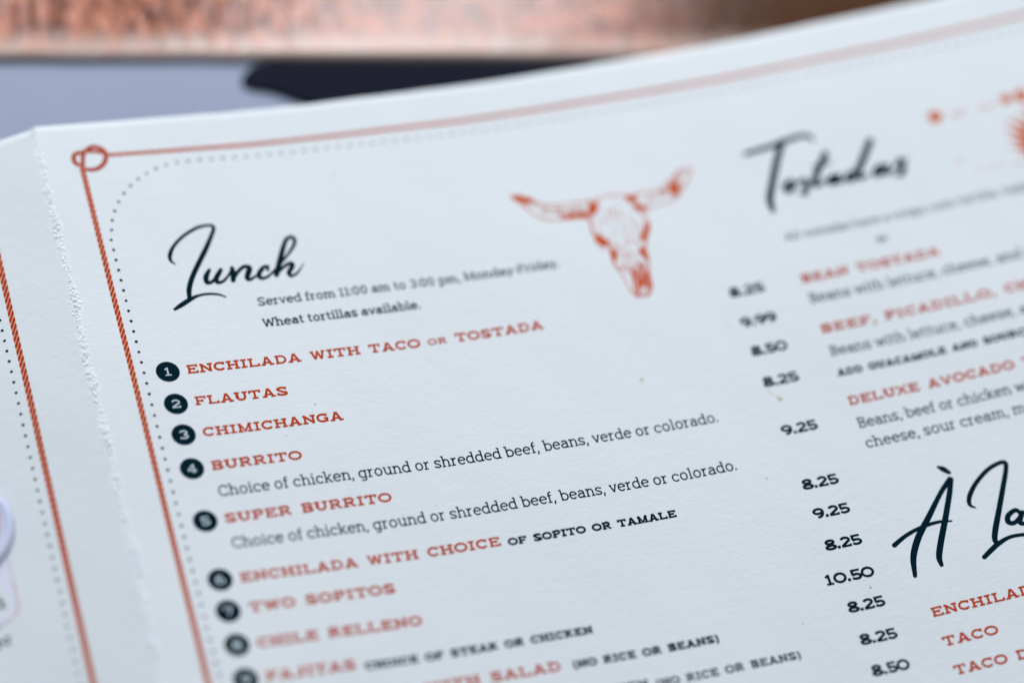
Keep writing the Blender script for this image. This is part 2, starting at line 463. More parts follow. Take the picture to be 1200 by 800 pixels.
def wood_material():
    m, nt, p = mat('varnished_wood')
    tc = N(nt, 'ShaderNodeTexCoord')
    mp = N(nt, 'ShaderNodeMapping'); mp.inputs['Scale'].default_value = (1.0, 0.5, 1.0)
    nt.links.new(tc.outputs['Object'], mp.inputs['Vector'])
    n = N(nt, 'ShaderNodeTexNoise', Scale=380.0, Detail=5.0, Roughness=0.65)
    nt.links.new(mp.outputs[0], n.inputs['Vector'])
    r = ramp(nt, [(0.41, (0.13, 0.030, 0.009)), (0.5, (0.30, 0.070, 0.022)), (0.60, (0.58, 0.20, 0.11))])
    nt.links.new(n.outputs['Fac'], r.inputs[0])
    # the board is darker towards its right end
    sx = N(nt, 'ShaderNodeSeparateXYZ'); nt.links.new(tc.outputs['Object'], sx.inputs[0])
    nz = N(nt, 'ShaderNodeTexNoise', Scale=35.0, Detail=3.0); nt.links.new(tc.outputs['Object'], nz.inputs['Vector'])
    ad = N(nt, 'ShaderNodeMath', operation='MULTIPLY_ADD'); ad.inputs[1].default_value = 0.04
    nt.links.new(nz.outputs['Fac'], ad.inputs[0]); nt.links.new(sx.outputs['X'], ad.inputs[2])
    mr = N(nt, 'ShaderNodeMapRange'); mr.inputs['From Min'].default_value = 0.160; mr.inputs['From Max'].default_value = 0.185
    nt.links.new(ad.outputs[0], mr.inputs['Value'])
    mx = N(nt, 'ShaderNodeMix', data_type='RGBA', blend_type='MIX')
    mx.inputs[7].default_value = (0.075, 0.022, 0.001, 1)
    nt.links.new(mr.outputs[0], mx.inputs[0]); nt.links.new(r.outputs[0], mx.inputs[6])
    # lit rim of the near edge, painted as a paler wood colour
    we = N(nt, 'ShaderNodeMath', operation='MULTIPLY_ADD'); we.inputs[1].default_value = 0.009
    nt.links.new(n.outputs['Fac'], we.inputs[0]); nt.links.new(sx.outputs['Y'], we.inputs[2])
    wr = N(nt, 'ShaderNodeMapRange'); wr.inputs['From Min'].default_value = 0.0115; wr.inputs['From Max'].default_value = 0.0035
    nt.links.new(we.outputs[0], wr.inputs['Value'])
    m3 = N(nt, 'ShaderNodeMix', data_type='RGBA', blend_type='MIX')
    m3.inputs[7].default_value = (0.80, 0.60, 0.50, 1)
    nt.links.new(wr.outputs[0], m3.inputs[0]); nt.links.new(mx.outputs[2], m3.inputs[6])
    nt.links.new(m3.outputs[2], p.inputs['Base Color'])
    n3 = N(nt, 'ShaderNodeTexNoise', Scale=330.0, Detail=5.0)
    nt.links.new(mp.outputs[0], n3.inputs['Vector'])
    b = N(nt, 'ShaderNodeBump', Strength=0.35); b.inputs['Distance'].default_value = 0.0005
    nt.links.new(n3.outputs['Fac'], b.inputs['Height']); nt.links.new(b.outputs[0], p.inputs['Normal'])
    r4 = ramp(nt, [(0.35, (0.10,)*3), (0.65, (0.20,)*3)])
    nt.links.new(n.outputs['Fac'], r4.inputs[0]); nt.links.new(r4.outputs[0], p.inputs['Roughness'])
    p.inputs['Specular IOR Level'].default_value = 0.42
    return m
def board():
    # near bottom edge runs from (-6.6, 40.2) to (231.5, 23.5); built along local x, rounded near edge
    a = math.atan2(23.5-40.2, 231.5+6.6)
    prof = []
    T = 1.9; r = 1.3
    prof.append((0, 0)); prof.append((0, T-r))
    for k in range(1, 9):
        t_ = math.pi/2*k/8
        prof.append((r-r*math.cos(t_), T-r+r*math.sin(t_)))
    for y in np.linspace(8, 170, 24): prof.append((y, T))
    prof.append((170, 0))
    xs = np.linspace(-110, 330, 89)
    V = []; F = []
    rnd = random.Random(2)
    for x in xs:
        wob = 0.25*noise.noise(Vector((x*0.09, 0, 0)))
        for (y, z) in prof:
            V.append((x*MM, (y+(wob if y < 3 else 0))*MM, (z+0.12*noise.noise(Vector((x*.03, y*.05, 3)))*(z > 4))*MM))
    n = len(prof)
    for i in range(len(xs)-1):
        for j in range(n-1):
            a0 = i*n+j; F.append((a0, a0+n, a0+n+1, a0+1))
        F.append((i*n+n-1, (i+1)*n+n-1, (i+1)*n, i*n))
    F.append(tuple(range(n))); F.append(tuple((len(xs)-1)*n+k for k in reversed(range(n))))
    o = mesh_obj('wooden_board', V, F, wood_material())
    me = o.data
    me.polygons.foreach_set('use_smooth', [len(p.vertices) == 4 for p in me.polygons])
    o.location = (-6.6*MM, 40.2*MM, 0.0003)
    o.rotation_euler = (0, 0, a)
    tagit(o, 'glossy reddish brown wooden board behind the top edge of the menu', 'board')
    return o
board()

def cloth():
    m, nt, p = mat('black_cloth')
    p.inputs['Base Color'].default_value = (0.009, 0.011, 0.021, 1)
    p.inputs['Roughness'].default_value = 0.9
    p.inputs['Specular IOR Level'].default_value = 0.12
    tc = N(nt, 'ShaderNodeNewGeometry')
    n = N(nt, 'ShaderNodeTexNoise', Scale=1500.0, Detail=2.0)
    nt.links.new(tc.outputs['Position'], n.inputs['Vector'])
    b = N(nt, 'ShaderNodeBump', Strength=0.6); b.inputs['Distance'].default_value = 0.0003
    nt.links.new(n.outputs['Fac'], b.inputs['Height']); nt.links.new(b.outputs[0], p.inputs['Normal'])
    # outline on the table in mm: rounded left end, far side against the board
    out = [(53.0, 35.6), (49.2, 35.6), (46.0, 34.2), (43.8, 32.0), (43.2, 29.9), (44.8, 28.6), (49.0, 27.4), (54.0, 24.6), (58.5, 22.0), (66, 17), (80, 8), (110, 2), (150, 4), (162, 12), (166, 24), (160, 27.8), (120, 30.7), (90, 32.8)]
    P = smooth_path([(x, y, 0) for x, y in out+out[:1]], 4)[:-1, :2]
    c = P.mean(0)
    V = []; F = []; n_ = len(P)
    rings = [(1.0, 0.0), (1.0, 0.35), (0.985, 0.75), (0.95, 0.9), (0.75, 0.95), (0.4, 0.95)]
    for s_, z in rings:
        for q in P:
            V.append(((c[0]+(q[0]-c[0])*s_)*MM, (c[1]+(q[1]-c[1])*s_)*MM, (z+0.15*noise.noise(Vector((q[0]*.1, q[1]*.1, s_*2)))*(z > .5))*MM))
    for k in range(len(rings)-1):
        for i in range(n_):
            F.append((k*n_+i, k*n_+(i+1) % n_, (k+1)*n_+(i+1) % n_, (k+1)*n_+i))
    F.append(tuple((len(rings)-1)*n_+i for i in range(n_)))
    o = mesh_obj('folded_cloth', V, F, m, smooth=True)
    o.location = (0, 0, 0.0002)
    tagit(o, 'flat blue black cloth tucked between the wooden board and the menu', 'cloth')
cloth()

# ------------------------------------------------------------------ the menu
menu = empty('menu', (0.08, -0.06, 0.0))
tagit(menu, 'folded off-white paper menu with red rope border, curling up at its right side', 'menu')
bpy.context.view_layer.update()
INV = Matrix.Translation(-menu.location)
def adopt(o):
    o.parent = menu
    o.matrix_parent_inverse = INV
    return o
class _P:  # parts are made in world space, then adopted
    pass

VB = 214.0
def v_top(u): return -8.45 - 0.0085*u if u > FOLD else -7.95 + 0.012*(FOLD-u)
def panel(name, u_list, label):
    vs = np.concatenate([np.linspace(0, 1, 144)])
    V = []; n = len(u_list); mrows = len(vs)
    TH_ = 0.38
    P = []; H = []
    for side in (0, 1):
        for a in vs:
            for u in u_list:
                vt = v_top(u)
                vt += 0.10*noise.noise(Vector((u*.21, 7, 0)))
                v = vt+(VB-vt)*a
                # slight unevenness of the sheet
                wav = 0.05*noise.noise(Vector((u*.045, v*.045, 1.3)))*0
                P.append((u, v)); H.append(-TH_ if side else 0.0)
    P = np.array(P)
    V = surf(P[:, 0], P[:, 1], np.array(H))
    F = []
    for j in range(mrows-1):
        for i in range(n-1):
            a = j*n+i; F.append((a, a+n, a+n+1, a+1))
            b = mrows*n+a; F.append((b, b+1, b+n+1, b+n))
    o_ = mrows*n
    for i in range(n-1):
        F.append((i, i+1, o_+i+1, o_+i)); k = (mrows-1)*n+i; F.append((k+1, k, o_+k, o_+k+1))
    for j in range(mrows-1):
        a = j*n; F.append((a+n, a, o_+a, o_+a+n)); a = j*n+n-1; F.append((a, a+n, o_+a+n, o_+a))
    me = bpy.data.meshes.new(name)
    me.from_pydata([tuple(v) for v in V], [], F); me.materials.append(PAPER)
    nf = (mrows-1)*(n-1)*2
    sm = np.zeros(len(F), bool); sm[:nf] = True
    me.polygons.foreach_set('use_smooth', sm)
    me.update()
    o = bpy.data.objects.new(name, me); COL.objects.link(o); adopt(o)
    o['label'] = label
    return o
panel('right_panel', np.concatenate([np.arange(FOLD, FOLD+2.21, 0.1), np.arange(FOLD+2.9, 240, 1.4)]), 'right-hand page of the menu, off-white uncoated card')
panel('left_panel', np.concatenate([np.arange(-118, FOLD-2.0, 1.1), np.arange(FOLD-1.6, FOLD+0.001, 0.1)]), 'left-hand page of the menu, sloping down from the fold')

# torn, scuffed fibres along the fold
def fold_fibres():
    m, nt, p = mat('torn_paper_fibre')
    p.inputs['Base Color'].default_value = (0.91, 0.93, 0.94, 1)
    p.inputs['Roughness'].default_value = 0.9
    p.inputs['Specular IOR Level'].default_value = 0.1
    tc = N(nt, 'ShaderNodeNewGeometry')
    n_ = N(nt, 'ShaderNodeTexNoise', Scale=4200.0, Detail=4.0); nt.links.new(tc.outputs['Position'], n_.inputs['Vector'])
    b = N(nt, 'ShaderNodeBump', Strength=0.8); b.inputs['Distance'].default_value = 0.00008
    nt.links.new(n_.outputs['Fac'], b.inputs['Height']); nt.links.new(b.outputs[0], p.inputs['Normal'])
    du, dv = 0.11, 0.14
    us = np.arange(-2.2, 2.21, du); vs = np.arange(-8.0, 212, dv)
    P = []; H = []
    for v in vs:
        c = FOLD + 0.55*noise.noise(Vector((v*.05, 2, 0))) + 0.30*noise.noise(Vector((v*.31, 5, 0)))
        amp = 0.5 + 0.9*noise.noise(Vector((v*.16, 9, 0))) + 0.5*noise.noise(Vector((v*.7, 4, 0)))
        wid = 1.0 + 0.6*noise.noise(Vector((v*.22, 11, 0)))
        for u in us:
            uu = FOLD + u
            e = math.exp(-((uu-c)/max(.35, wid))**2)
            r = noise.fractal(Vector((u*2.2, v*1.7, 0)), 0.7, 2.1, 4)
            r2 = noise.noise(Vector((u*.8, v*3.1, 4)))
            hgt = -0.10 + e*(0.13 + 0.24*max(0, amp))*(0.8+1.2*r) + 0.13*r2*e
            P.append((uu, v)); H.append(hgt)
    P = np.array(P); n = len(us)
    V = surf(P[:, 0], P[:, 1], np.array(H))
    F = []
    HH = np.array(H).reshape(len(vs), n)
    for j in range(len(vs)-1):
        for i in range(n-1):
            if HH[j:j+2, i:i+2].max() > -0.02:
                a = j*n+i; F.append((a, a+n, a+n+1, a+1))
    o = mesh_obj('fold_fibres', V, F, m, label='scuffed white torn fibres along the fold')
    adopt(o); o['kind'] = 'stuff'
fold_fibres()

def part(o):
    if o is not None: adopt(o)
    return o

TR_LUNCH = [[[13.62,27.45,0.16],[12.81,26.49,0.57],[12.98,24.97,0.78],[14.26,22.93,0.63],[16.64,20.84,0.63],[19.55,19.27,0.68],[21.7,18.88,0.63],[22.81,19.16,0.68],[22.73,20.09,0.73],[21.43,22.46,0.83],[19.82,25.08,0.94],[17.9,27.97,0.94],[16.12,30.85,0.94],[14.96,33.48,0.94],[14.55,35.72,0.78]],[[11.18,37.86,0.57],[12.62,37.02,0.89],[14.36,36.0,0.89],[16.32,35.16,0.57],[18.4,34.94,0.52],[20.37,35.26,0.47],[21.66,35.99,0.31]],[[19.89,29.37,0.63],[18.92,30.86,0.99],[18.8,32.23,0.89],[19.78,32.19,0.68],[21.36,30.83,0.73],[22.16,29.53,0.63]],[[22.08,29.68,0.78],[20.85,31.39,0.94],[20.87,32.46,0.78],[22.06,32.29,0.57],[23.36,31.06,0.47],[24.49,29.71,0.68]],[[24.39,29.45,0.78],[24.33,30.86,1.04],[23.99,32.37,0.89]],[[24.14,31.92,0.73],[25.47,30.38,0.68],[26.87,29.43,0.78],[27.8,29.85,0.99],[27.23,31.21,1.04],[26.81,32.15,0.89],[27.27,32.6,0.68],[28.55,31.98,0.47],[30.4,30.66,0.42]],[[31.28,30.77,0.57],[31.41,29.91,0.63],[30.38,30.19,0.73],[29.33,31.61,0.89],[29.57,32.57,0.73],[31.06,32.29,0.52],[32.99,30.67,0.42]],[[32.6,31.24,0.37],[35.33,28.47,0.47],[37.46,26.07,0.63],[38.2,24.59,0.73],[37.79,23.6,0.73],[36.63,24.08,0.78],[35.52,25.99,0.89],[34.17,28.95,1.04],[32.71,32.18,0.94]],[[32.99,31.76,0.52],[34.9,30.28,0.68],[36.19,29.76,0.78],[36.36,30.47,0.89],[35.34,31.9,0.89],[35.6,32.8,0.68],[37.06,32.11,0.42],[38.75,30.15,0.16]]]
TR_ALA = [[[149.87,102.75,1.11],[147.07,105.16,0.91],[142.71,109.88,1.11],[139.46,113.4,1.24],[137.14,117.11,1.17],[136.05,121.01,0.78]],[[150.08,102.8,0.91],[148.73,105.57,1.04],[146.14,110.37,1.11],[143.3,115.41,1.17],[141.92,118.28,1.11],[141.77,120.01,0.78]],[[134.4,113.88,0.91],[137.18,112.48,0.78],[140.48,111.49,0.72],[144.21,111.15,0.65],[146.91,111.57,0.33]],[[148.58,99.59,0.52],[149.35,100.3,1.11],[150.2,101.32,0.78]]]
TR_LA = [[[152.44,110.03,0.2],[151.57,109.01,0.72],[152.25,107.19,0.91],[154.46,104.82,0.85],[157.58,102.68,0.85],[160.23,101.81,0.85],[161.48,102.02,0.91],[161.06,103.57,0.91],[158.93,107.43,0.98],[156.42,111.88,1.04],[154.45,115.34,1.11],[153.56,117.27,1.04],[153.58,118.53,0.85]],[[150.21,120.52,0.85],[152.31,119.27,0.98],[153.94,118.44,0.91],[156.52,117.67,0.72],[159.4,117.87,0.72],[161.66,118.81,0.65],[162.66,119.61,0.39]],[[160.43,113.45,0.78],[159.67,112.42,0.85],[157.91,113.16,0.98],[157.41,114.48,1.04],[158.54,114.95,0.85],[160.52,113.66,0.78]],[[160.8,113.19,0.85],[159.57,114.86,1.11],[160.28,115.58,0.78],[162.34,114.49,0.52]]]
TR_TOST = [[[135.38,19.5,0.85],[139.19,19.11,0.91],[143.23,18.58,0.98],[147.35,17.86,0.91],[149.37,18.13,0.85],[150.08,19.37,0.59]],[[143.69,18.26,1.11],[141.28,22.33,1.17],[138.37,27.93,1.17],[136.61,31.66,1.17],[136.36,34.48,0.85]],[[142.44,28.26,0.85],[141.05,28.76,0.98],[140.6,30.11,0.98],[141.5,30.53,0.91],[142.7,29.36,0.78],[142.44,28.26,0.65]],[[142.64,28.72,0.46],[143.93,29.02,0.52],[144.9,28.42,0.72],[145.09,29.93,0.91],[144.21,31.79,0.91],[143.18,31.75,0.52]],[[144.63,31.06,0.46],[147.16,28.76,0.52],[150.85,24.62,0.65],[151.55,23.32,0.85]],[[151.55,23.32,1.11],[148.92,26.67,1.11],[146.9,29.53,1.11],[147.38,30.68,0.78],[149.29,29.69,0.52]],[[148.15,25.86,0.52],[151.88,25.72,0.39]],[[152.25,29.24,0.78],[151.24,29.12,0.85],[150.03,30.08,0.91],[150.36,30.86,0.85],[152.07,29.74,0.78]],[[152.43,29.2,0.91],[151.68,30.69,0.98],[153.16,30.64,0.52],[154.6,29.53,0.46]],[[156.32,29.12,0.78],[154.89,29.18,0.85],[153.94,30.2,0.91],[154.59,31.07,0.85],[156.74,29.43,0.72]],[[161.65,22.45,1.17],[158.92,26.2,1.17],[156.57,29.39,1.17],[156.59,30.86,0.91],[158.47,30.49,0.52]],[[162.28,29.15,0.78],[161.08,29.06,0.85],[160.03,30.26,0.91],[160.36,31.1,0.85],[162.4,29.81,0.72]],[[162.99,29.12,0.91],[162.15,30.8,0.98],[163.41,30.91,0.52],[165.23,29.27,0.52]],[[165.0,29.42,0.52],[166.06,28.43,0.78],[166.31,29.97,1.04],[165.31,31.81,1.04],[164.11,31.92,0.59]],[[166.26,29.33,0.46],[167.81,28.46,0.39]]]
TR_KNOT = [[[0.31,1.9,0.73],[0.6,0.24,0.79],[1.22,-1.21,0.79],[2.73,-2.32,0.85],[3.91,-2.22,0.85],[5.07,-1.26,0.85],[5.25,0.26,0.85],[4.4,2.06,0.85],[3.01,3.06,0.85],[1.77,3.25,0.79],[0.78,2.98,0.73]],[[5.6,-0.16,0.61],[4.11,-0.96,0.67],[2.37,-1.3,0.67],[0.57,-1.26,0.79],[-0.78,-0.81,0.85],[-1.19,0.09,0.85],[-1.11,1.22,0.85],[-0.49,1.83,0.73]]]
TR_SKULL_LINES = [[[84.62,20.27,0.29],[87.63,21.06,0.29],[89.67,22.97,0.29],[92.44,23.84,0.29],[96.22,24.22,0.29],[99.63,24.4,0.29],[102.32,24.14,0.29],[105.02,23.83,0.29],[107.86,24.5,0.29]],[[84.55,20.52,0.33],[86.25,22.88,0.33],[88.01,25.77,0.33],[90.11,27.43,0.33],[93.45,27.78,0.33],[96.01,27.9,0.33],[98.71,28.25,0.33]],[[85.48,21.04,0.17],[87.69,22.36,0.17],[89.66,24.52,0.17],[91.9,25.7,0.17],[94.77,26.23,0.17]],[[85.99,20.77,0.17],[88.21,22.04,0.17],[90.99,24.4,0.17],[93.34,25.19,0.17],[98.36,25.76,0.17]],[[108.24,24.68,0.29],[111.8,24.46,0.29],[114.86,24.46,0.29],[117.53,22.92,0.29],[120.44,20.64,0.29],[122.97,20.28,0.29]],[[109.66,28.6,0.29],[113.26,28.2,0.29],[117.0,27.41,0.29],[119.58,25.45,0.29],[122.03,22.56,0.29],[123.15,20.43,0.29]],[[115.37,25.61,0.21],[118.2,23.59,0.21],[121.31,21.36,0.21]],[[110.74,26.49,0.17],[114.32,26.18,0.17],[116.76,25.38,0.17]],[[116.81,23.82,0.17],[119.64,21.79,0.17],[122.16,20.75,0.17]],[[98.63,28.5,0.37],[98.67,30.56,0.37],[98.42,32.56,0.37],[99.33,35.28,0.37],[100.7,35.3,0.37],[100.54,37.55,0.37],[100.48,40.32,0.37],[101.23,43.49,0.37],[101.84,47.11,0.37],[102.68,48.53,0.37],[105.14,48.87,0.37],[106.47,46.79,0.37],[106.92,43.37,0.37],[107.6,40.48,0.37],[107.85,37.99,0.37],[108.8,35.63,0.37],[110.3,32.86,0.37],[110.34,30.91,0.37],[109.62,29.01,0.37]],[[105.48,25.17,0.12],[105.27,28.76,0.12],[105.11,32.84,0.12],[104.14,36.73,0.12]],[[100.77,35.05,0.21],[102.85,36.73,0.21],[103.67,39.69,0.21],[103.84,42.25,0.21]],[[103.88,36.17,0.17],[105.65,36.02,0.17],[107.43,35.86,0.17]],[[100.74,29.42,0.12],[99.83,31.3,0.12],[100.33,32.93,0.12]],[[104.26,37.77,0.17],[104.89,39.93,0.17],[104.91,41.96,0.17]],[[101.07,41.19,0.25],[101.46,42.03,0.25],[102.28,41.43,0.25]],[[107.89,30.83,0.12],[107.56,33.33,0.12],[107.57,35.38,0.12]],[[101.96,36.81,0.17],[102.17,40.4,0.17],[102.51,43.49,0.17]],[[104.22,26.48,0.1],[102.81,28.27,0.1],[102.08,30.71,0.1]]]
TR_SKULL_FILLS = [[[99.52,24.79],[101.44,24.9],[101.2,26.41],[100.08,28.0],[98.57,27.97],[99.21,26.55]],[[93.56,26.67],[95.85,26.94],[98.72,27.48],[98.61,28.6],[95.54,28.02],[93.52,27.54]],[[84.64,20.17],[86.36,20.21],[87.94,21.48],[88.57,23.04],[86.8,22.46],[85.02,21.12]],[[107.45,24.42],[109.76,24.72],[109.72,26.28],[108.62,26.32],[107.56,25.48]],[[108.54,26.56],[109.52,26.91],[111.36,28.01],[110.75,28.56],[109.38,28.8],[108.78,27.91]],[[117.58,23.46],[119.33,22.78],[119.48,24.38],[118.45,26.26],[117.35,26.29],[117.04,25.18]],[[98.37,32.29],[99.65,33.05],[100.95,34.48],[100.48,35.76],[99.24,35.88],[98.33,34.58]],[[109.58,31.68],[110.37,32.36],[109.5,34.75],[108.47,35.97],[107.51,35.88],[107.88,34.68],[108.97,33.36]],[[100.88,36.86],[101.85,37.2],[101.66,38.53],[100.86,39.89],[100.43,39.05]],[[106.78,37.26],[107.72,37.71],[107.75,40.0],[107.37,40.94],[106.86,39.82],[106.34,38.7]],[[103.21,42.88],[103.93,42.77],[102.75,48.04],[102.49,47.49]],[[104.25,42.73],[105.02,42.58],[104.35,45.87],[103.48,48.44],[102.92,48.33]],[[105.44,42.06],[106.13,42.2],[105.24,46.05],[104.26,47.85],[104.52,45.9]],[[106.11,42.95],[106.68,43.32],[106.29,46.26],[105.38,48.08],[105.13,47.52],[105.69,45.13]]]
TR_ARCDOTS = [[2.29,20.5],[2.77,18.16],[3.35,15.85],[4.31,13.64],[5.51,11.55],[6.95,9.62],[8.61,7.92],[10.46,6.42],[12.44,5.15],[14.55,4.15],[16.77,3.43],[19.09,2.94],[21.45,2.76],[23.76,2.81],[26.11,2.86]]
TR_PLANT = [[[195.3,26.44],[194.93,23.36],[193.86,22.5],[193.34,25.9],[192.47,28.99],[190.39,28.79],[189.17,29.57],[190.47,31.02],[192.01,31.81],[190.11,32.76],[192.92,34.26],[193.29,37.29],[197.09,35.41],[199.35,37.5],[199.52,33.89],[203.12,34.15],[201.93,30.87],[206.03,28.3],[202.55,27.7],[204.81,23.48],[200.96,25.4],[201.67,20.35],[198.16,24.62]]]

# ------------------------------------------------------------------ printed rope border
def rope(name, path, width, pitch, flip=1, label=None):
    """path [(u,v)...] polyline; strands are slanted dashes with thin light gaps"""
    P = np.array(path, float)
    d = np.hypot(*np.diff(P, axis=0).T); L = np.concatenate([[0], np.cumsum(d)])
    I = Ink(0.024)
    def at(s_):
        s_ = min(max(s_, 0), L[-1]-1e-6)
        x = np.array([np.interp(s_, L, P[:, 0]), np.interp(s_, L, P[:, 1])])
        i = min(np.searchsorted(L, s_, 'right')-1, len(P)-2)
        t_ = (P[i+1]-P[i])/max(d[i], 1e-9)
        return x, t_
    n = int(L[-1]/pitch)
    for k in range(n):
        s0 = k*pitch
        top_, bot = [], []
        m_ = 6
        for j in range(m_+1):
            a = -1+2*j/m_
            # S-shaped strand: steep in the middle, running along the rope at the sides
            off = flip*(0.62*a+0.16*math.sin(a*math.pi))*pitch*0.9
            th = pitch*0.345*(1-0.25*abs(a)**3)
            for lst, sg in ((top_, -1), (bot, 1)):
                x, t_ = at(s0+pitch/2+off+sg*th)
                nn = np.array([-t_[1], t_[0]])
                lst.append(x+nn*a*width/2*(1.0 if abs(a) < .99 else 0.94))
        b = len(I.P); h = I._lift()
        for q in top_+bot: I.P.append(q); I.H.append(h)
        for j in range(m_): I.F.append((b+j, b+j+1, b+m_+1+j+1, b+m_+1+j))
    o = I.build(name, ROPE, None, label); o['kind'] = 'stuff'
    return part(o)
def rope_base(path, width):
    I = Ink(0.012)
    I.ribbon(path, width)
    return part(I.build('rope_underprint', PALE, None))
def seg(a, b, step=2.0):
    a = np.array(a, float); b = np.array(b, float); n = max(2, int(np.hypot(*(b-a))/step))
    return [tuple(a+(b-a)*k/n) for k in range(n+1)]
rope_base(seg((0.02, 2.2), (0, 206)), 1.05)
rope('rope_border', seg((0.02, 2.0), (0, 206)), 1.16, 1.42, 1, 'red twisted rope line down the left side of the right-hand page')
rope_base(seg((5.3, -0.05), (236, -0.6)), 0.78)
rope('rope_border', seg((5.3, -0.05), (236, -0.6)), 0.98, 1.36, -1, 'red twisted rope line along the top of the right-hand page')
UL = FOLD-12.27
rope_base(seg((UL, 2.2), (UL, 206)), 1.12)
rope('rope_border', seg((UL, 2.0), (UL, 206)), 1.26, 1.5, 1, 'thicker red twisted rope line on the left-hand page')
rope_base(seg((UL-5.3, 0), (-115, 0)), 0.8)
rope('rope_border', seg((UL-5.3, 0), (-115, 0)), 0.86, 1.12, 1, 'red twisted rope line along the top of the left-hand page')
def knot(mx=None):
    I = Ink(0.046); J = Ink(0.064)
    for st in TR_KNOT:
        Q = smooth_path(st, 6)
        if mx is not None: Q = Q.copy(); Q[:, 0] = mx-Q[:, 0]
        I.ribbon(Q[:, :2], Q[:, 2]*1.12, caps=True)
        # light strand line in the cord
        d = np.hypot(*np.diff(Q[:, :2], axis=0).T); L = np.concatenate([[0], np.cumsum(d)])
        s_ = 0.3
        while s_ < L[-1]-0.3:
            a = np.array([np.interp(s_, L, Q[:, i]) for i in (0, 1)]); b = np.array([np.interp(s_+0.45, L, Q[:, i]) for i in (0, 1)])
            t_ = (b-a)/max(1e-6, np.hypot(*(b-a))); n_ = np.array([-t_[1], t_[0]])*0.24
            J.ribbon([a-n_, b+n_], 0.09)
            s_ += 0.62
    o = part(I.build('rope_knot', ROPE, None))
    q = part(J.build('knot_highlight', PALE, None))
    q.parent = o; q.matrix_parent_inverse = Matrix.Identity(4)
knot(); knot(UL)

# dotted inner border
def dots(name, pts, r):
    I = Ink(0.02)
    for (a, b) in pts: I.disc(a, b, r*RND.uniform(.94, 1.06), 9)
    o = I.build(name, GREYDOT, None); part(o); return o
dp = list(map(tuple, TR_ARCDOTS))
right_dots = [(2.21, 22.905+2.4*j) for j in range(0, 74)] + [p for p in dp[1:12]] + [(21.37+2.4*j, 2.81) for j in range(0, 87)]
o = dots('dotted_border', [(2.21, 20.5)]+right_dots, 0.32)
o['label'] = 'small dark dots running inside the rope on the right-hand page'
left_dots = [(UL-2.3, 32.71+2.4*j) for j in range(-5, 70)] + [(UL-(a-0.0), b) for a, b in dp[1:12]] + [(UL-21.37-2.4*j, 2.81) for j in range(0, 30)]
o = dots('dotted_border', left_dots, 0.31)
o['label'] = 'small dark dots running inside the rope on the left-hand page'

# ------------------------------------------------------------------ headings in brush script
def script(name, strokes, label, grow=1.0):
    I = Ink(0.024)
    for st in strokes:
        Q = smooth_path(st, 6)
        I.ribbon(Q[:, :2], np.maximum(Q[:, 2]*grow, 0.05), caps=True)
    return part(I.build(name, DARK, None, label))
script('heading', TR_LUNCH, 'dark brush script heading reading Lunch', 1.12)
script('heading', TR_TOST, 'dark brush script heading reading Tostadas', 1.3)
script('heading', TR_ALA+TR_LA, 'dark brush script heading reading À La', 1.06)

# ------------------------------------------------------------------ skull engraving
I = Ink(0.024)
for st in TR_SKULL_LINES:
    Q = smooth_path(st, 5)
    ww = Q[:, 2]*1.25*np.array([0.75+0.45*noise.noise(Vector((i*.35, st[0][0], 0))) for i in range(len(Q))])
    I.ribbon(Q[:, :2], np.maximum(ww, 0.05))
rr = random.Random(9)
def inside(p, poly):
    c = False; n = len(poly); j = n-1
    for i in range(n):
        if (poly[i][1] > p[1]) != (poly[j][1] > p[1]) and p[0] < (poly[j][0]-poly[i][0])*(p[1]-poly[i][1])/(poly[j][1]-poly[i][1]+1e-12)+poly[i][0]: c = not c
        j = i
    return c
for f in TR_SKULL_FILLS:
    I.poly(f)
# loose engraving hatches round each shaded patch
for f in TR_SKULL_FILLS:
    c = np.mean(np.array(f), axis=0)
    for k in range(16):
        a = np.array(f[rr.randrange(len(f))]); q = a+(a-c)*rr.uniform(.05, .35)
        d = np.array([rr.uniform(-.5, .5), rr.uniform(.3, 1.1)])
        I.ribbon([q-d*.5, q+d*.5], 0.11)
for k in range(44):   # fine shading strokes down the brow and horns
    t_ = rr.random()
    a = np.array([101+8*rr.random(), 27+8*rr.random()]); d = np.array([-.15, rr.uniform(.6, 1.6)])
    I.ribbon([a, a+d], 0.09)
for k in range(26):   # muzzle
    a = np.array([102.3+4.3*rr.random(), 37.5+7*rr.random()]); I.ribbon([a, a+np.array([-.12*rr.random(), rr.uniform(.7, 2.0)])], 0.13)
for k in range(34):
    t_ = rr.random(); a = np.array([88+10*t_, 23.6+2.6*t_+rr.uniform(0, 2)]); I.ribbon([a, a+np.array([rr.uniform(.8, 1.8), .12])], 0.11)
    a = np.array([110.5+9*t_, 27.2-2.2*t_-rr.uniform(0, 2)*(1-.3*t_)]); I.ribbon([a, a+np.array([rr.uniform(.8, 1.6), -.35])], 0.11)
SK = ink_mat('skull_red_ink', (0.58, 0.085, 0.018), (0.66, 0.14, 0.04))
part(I.build('skull_illustration', SK, None, 'red engraved drawing of a long-horned cattle skull'))

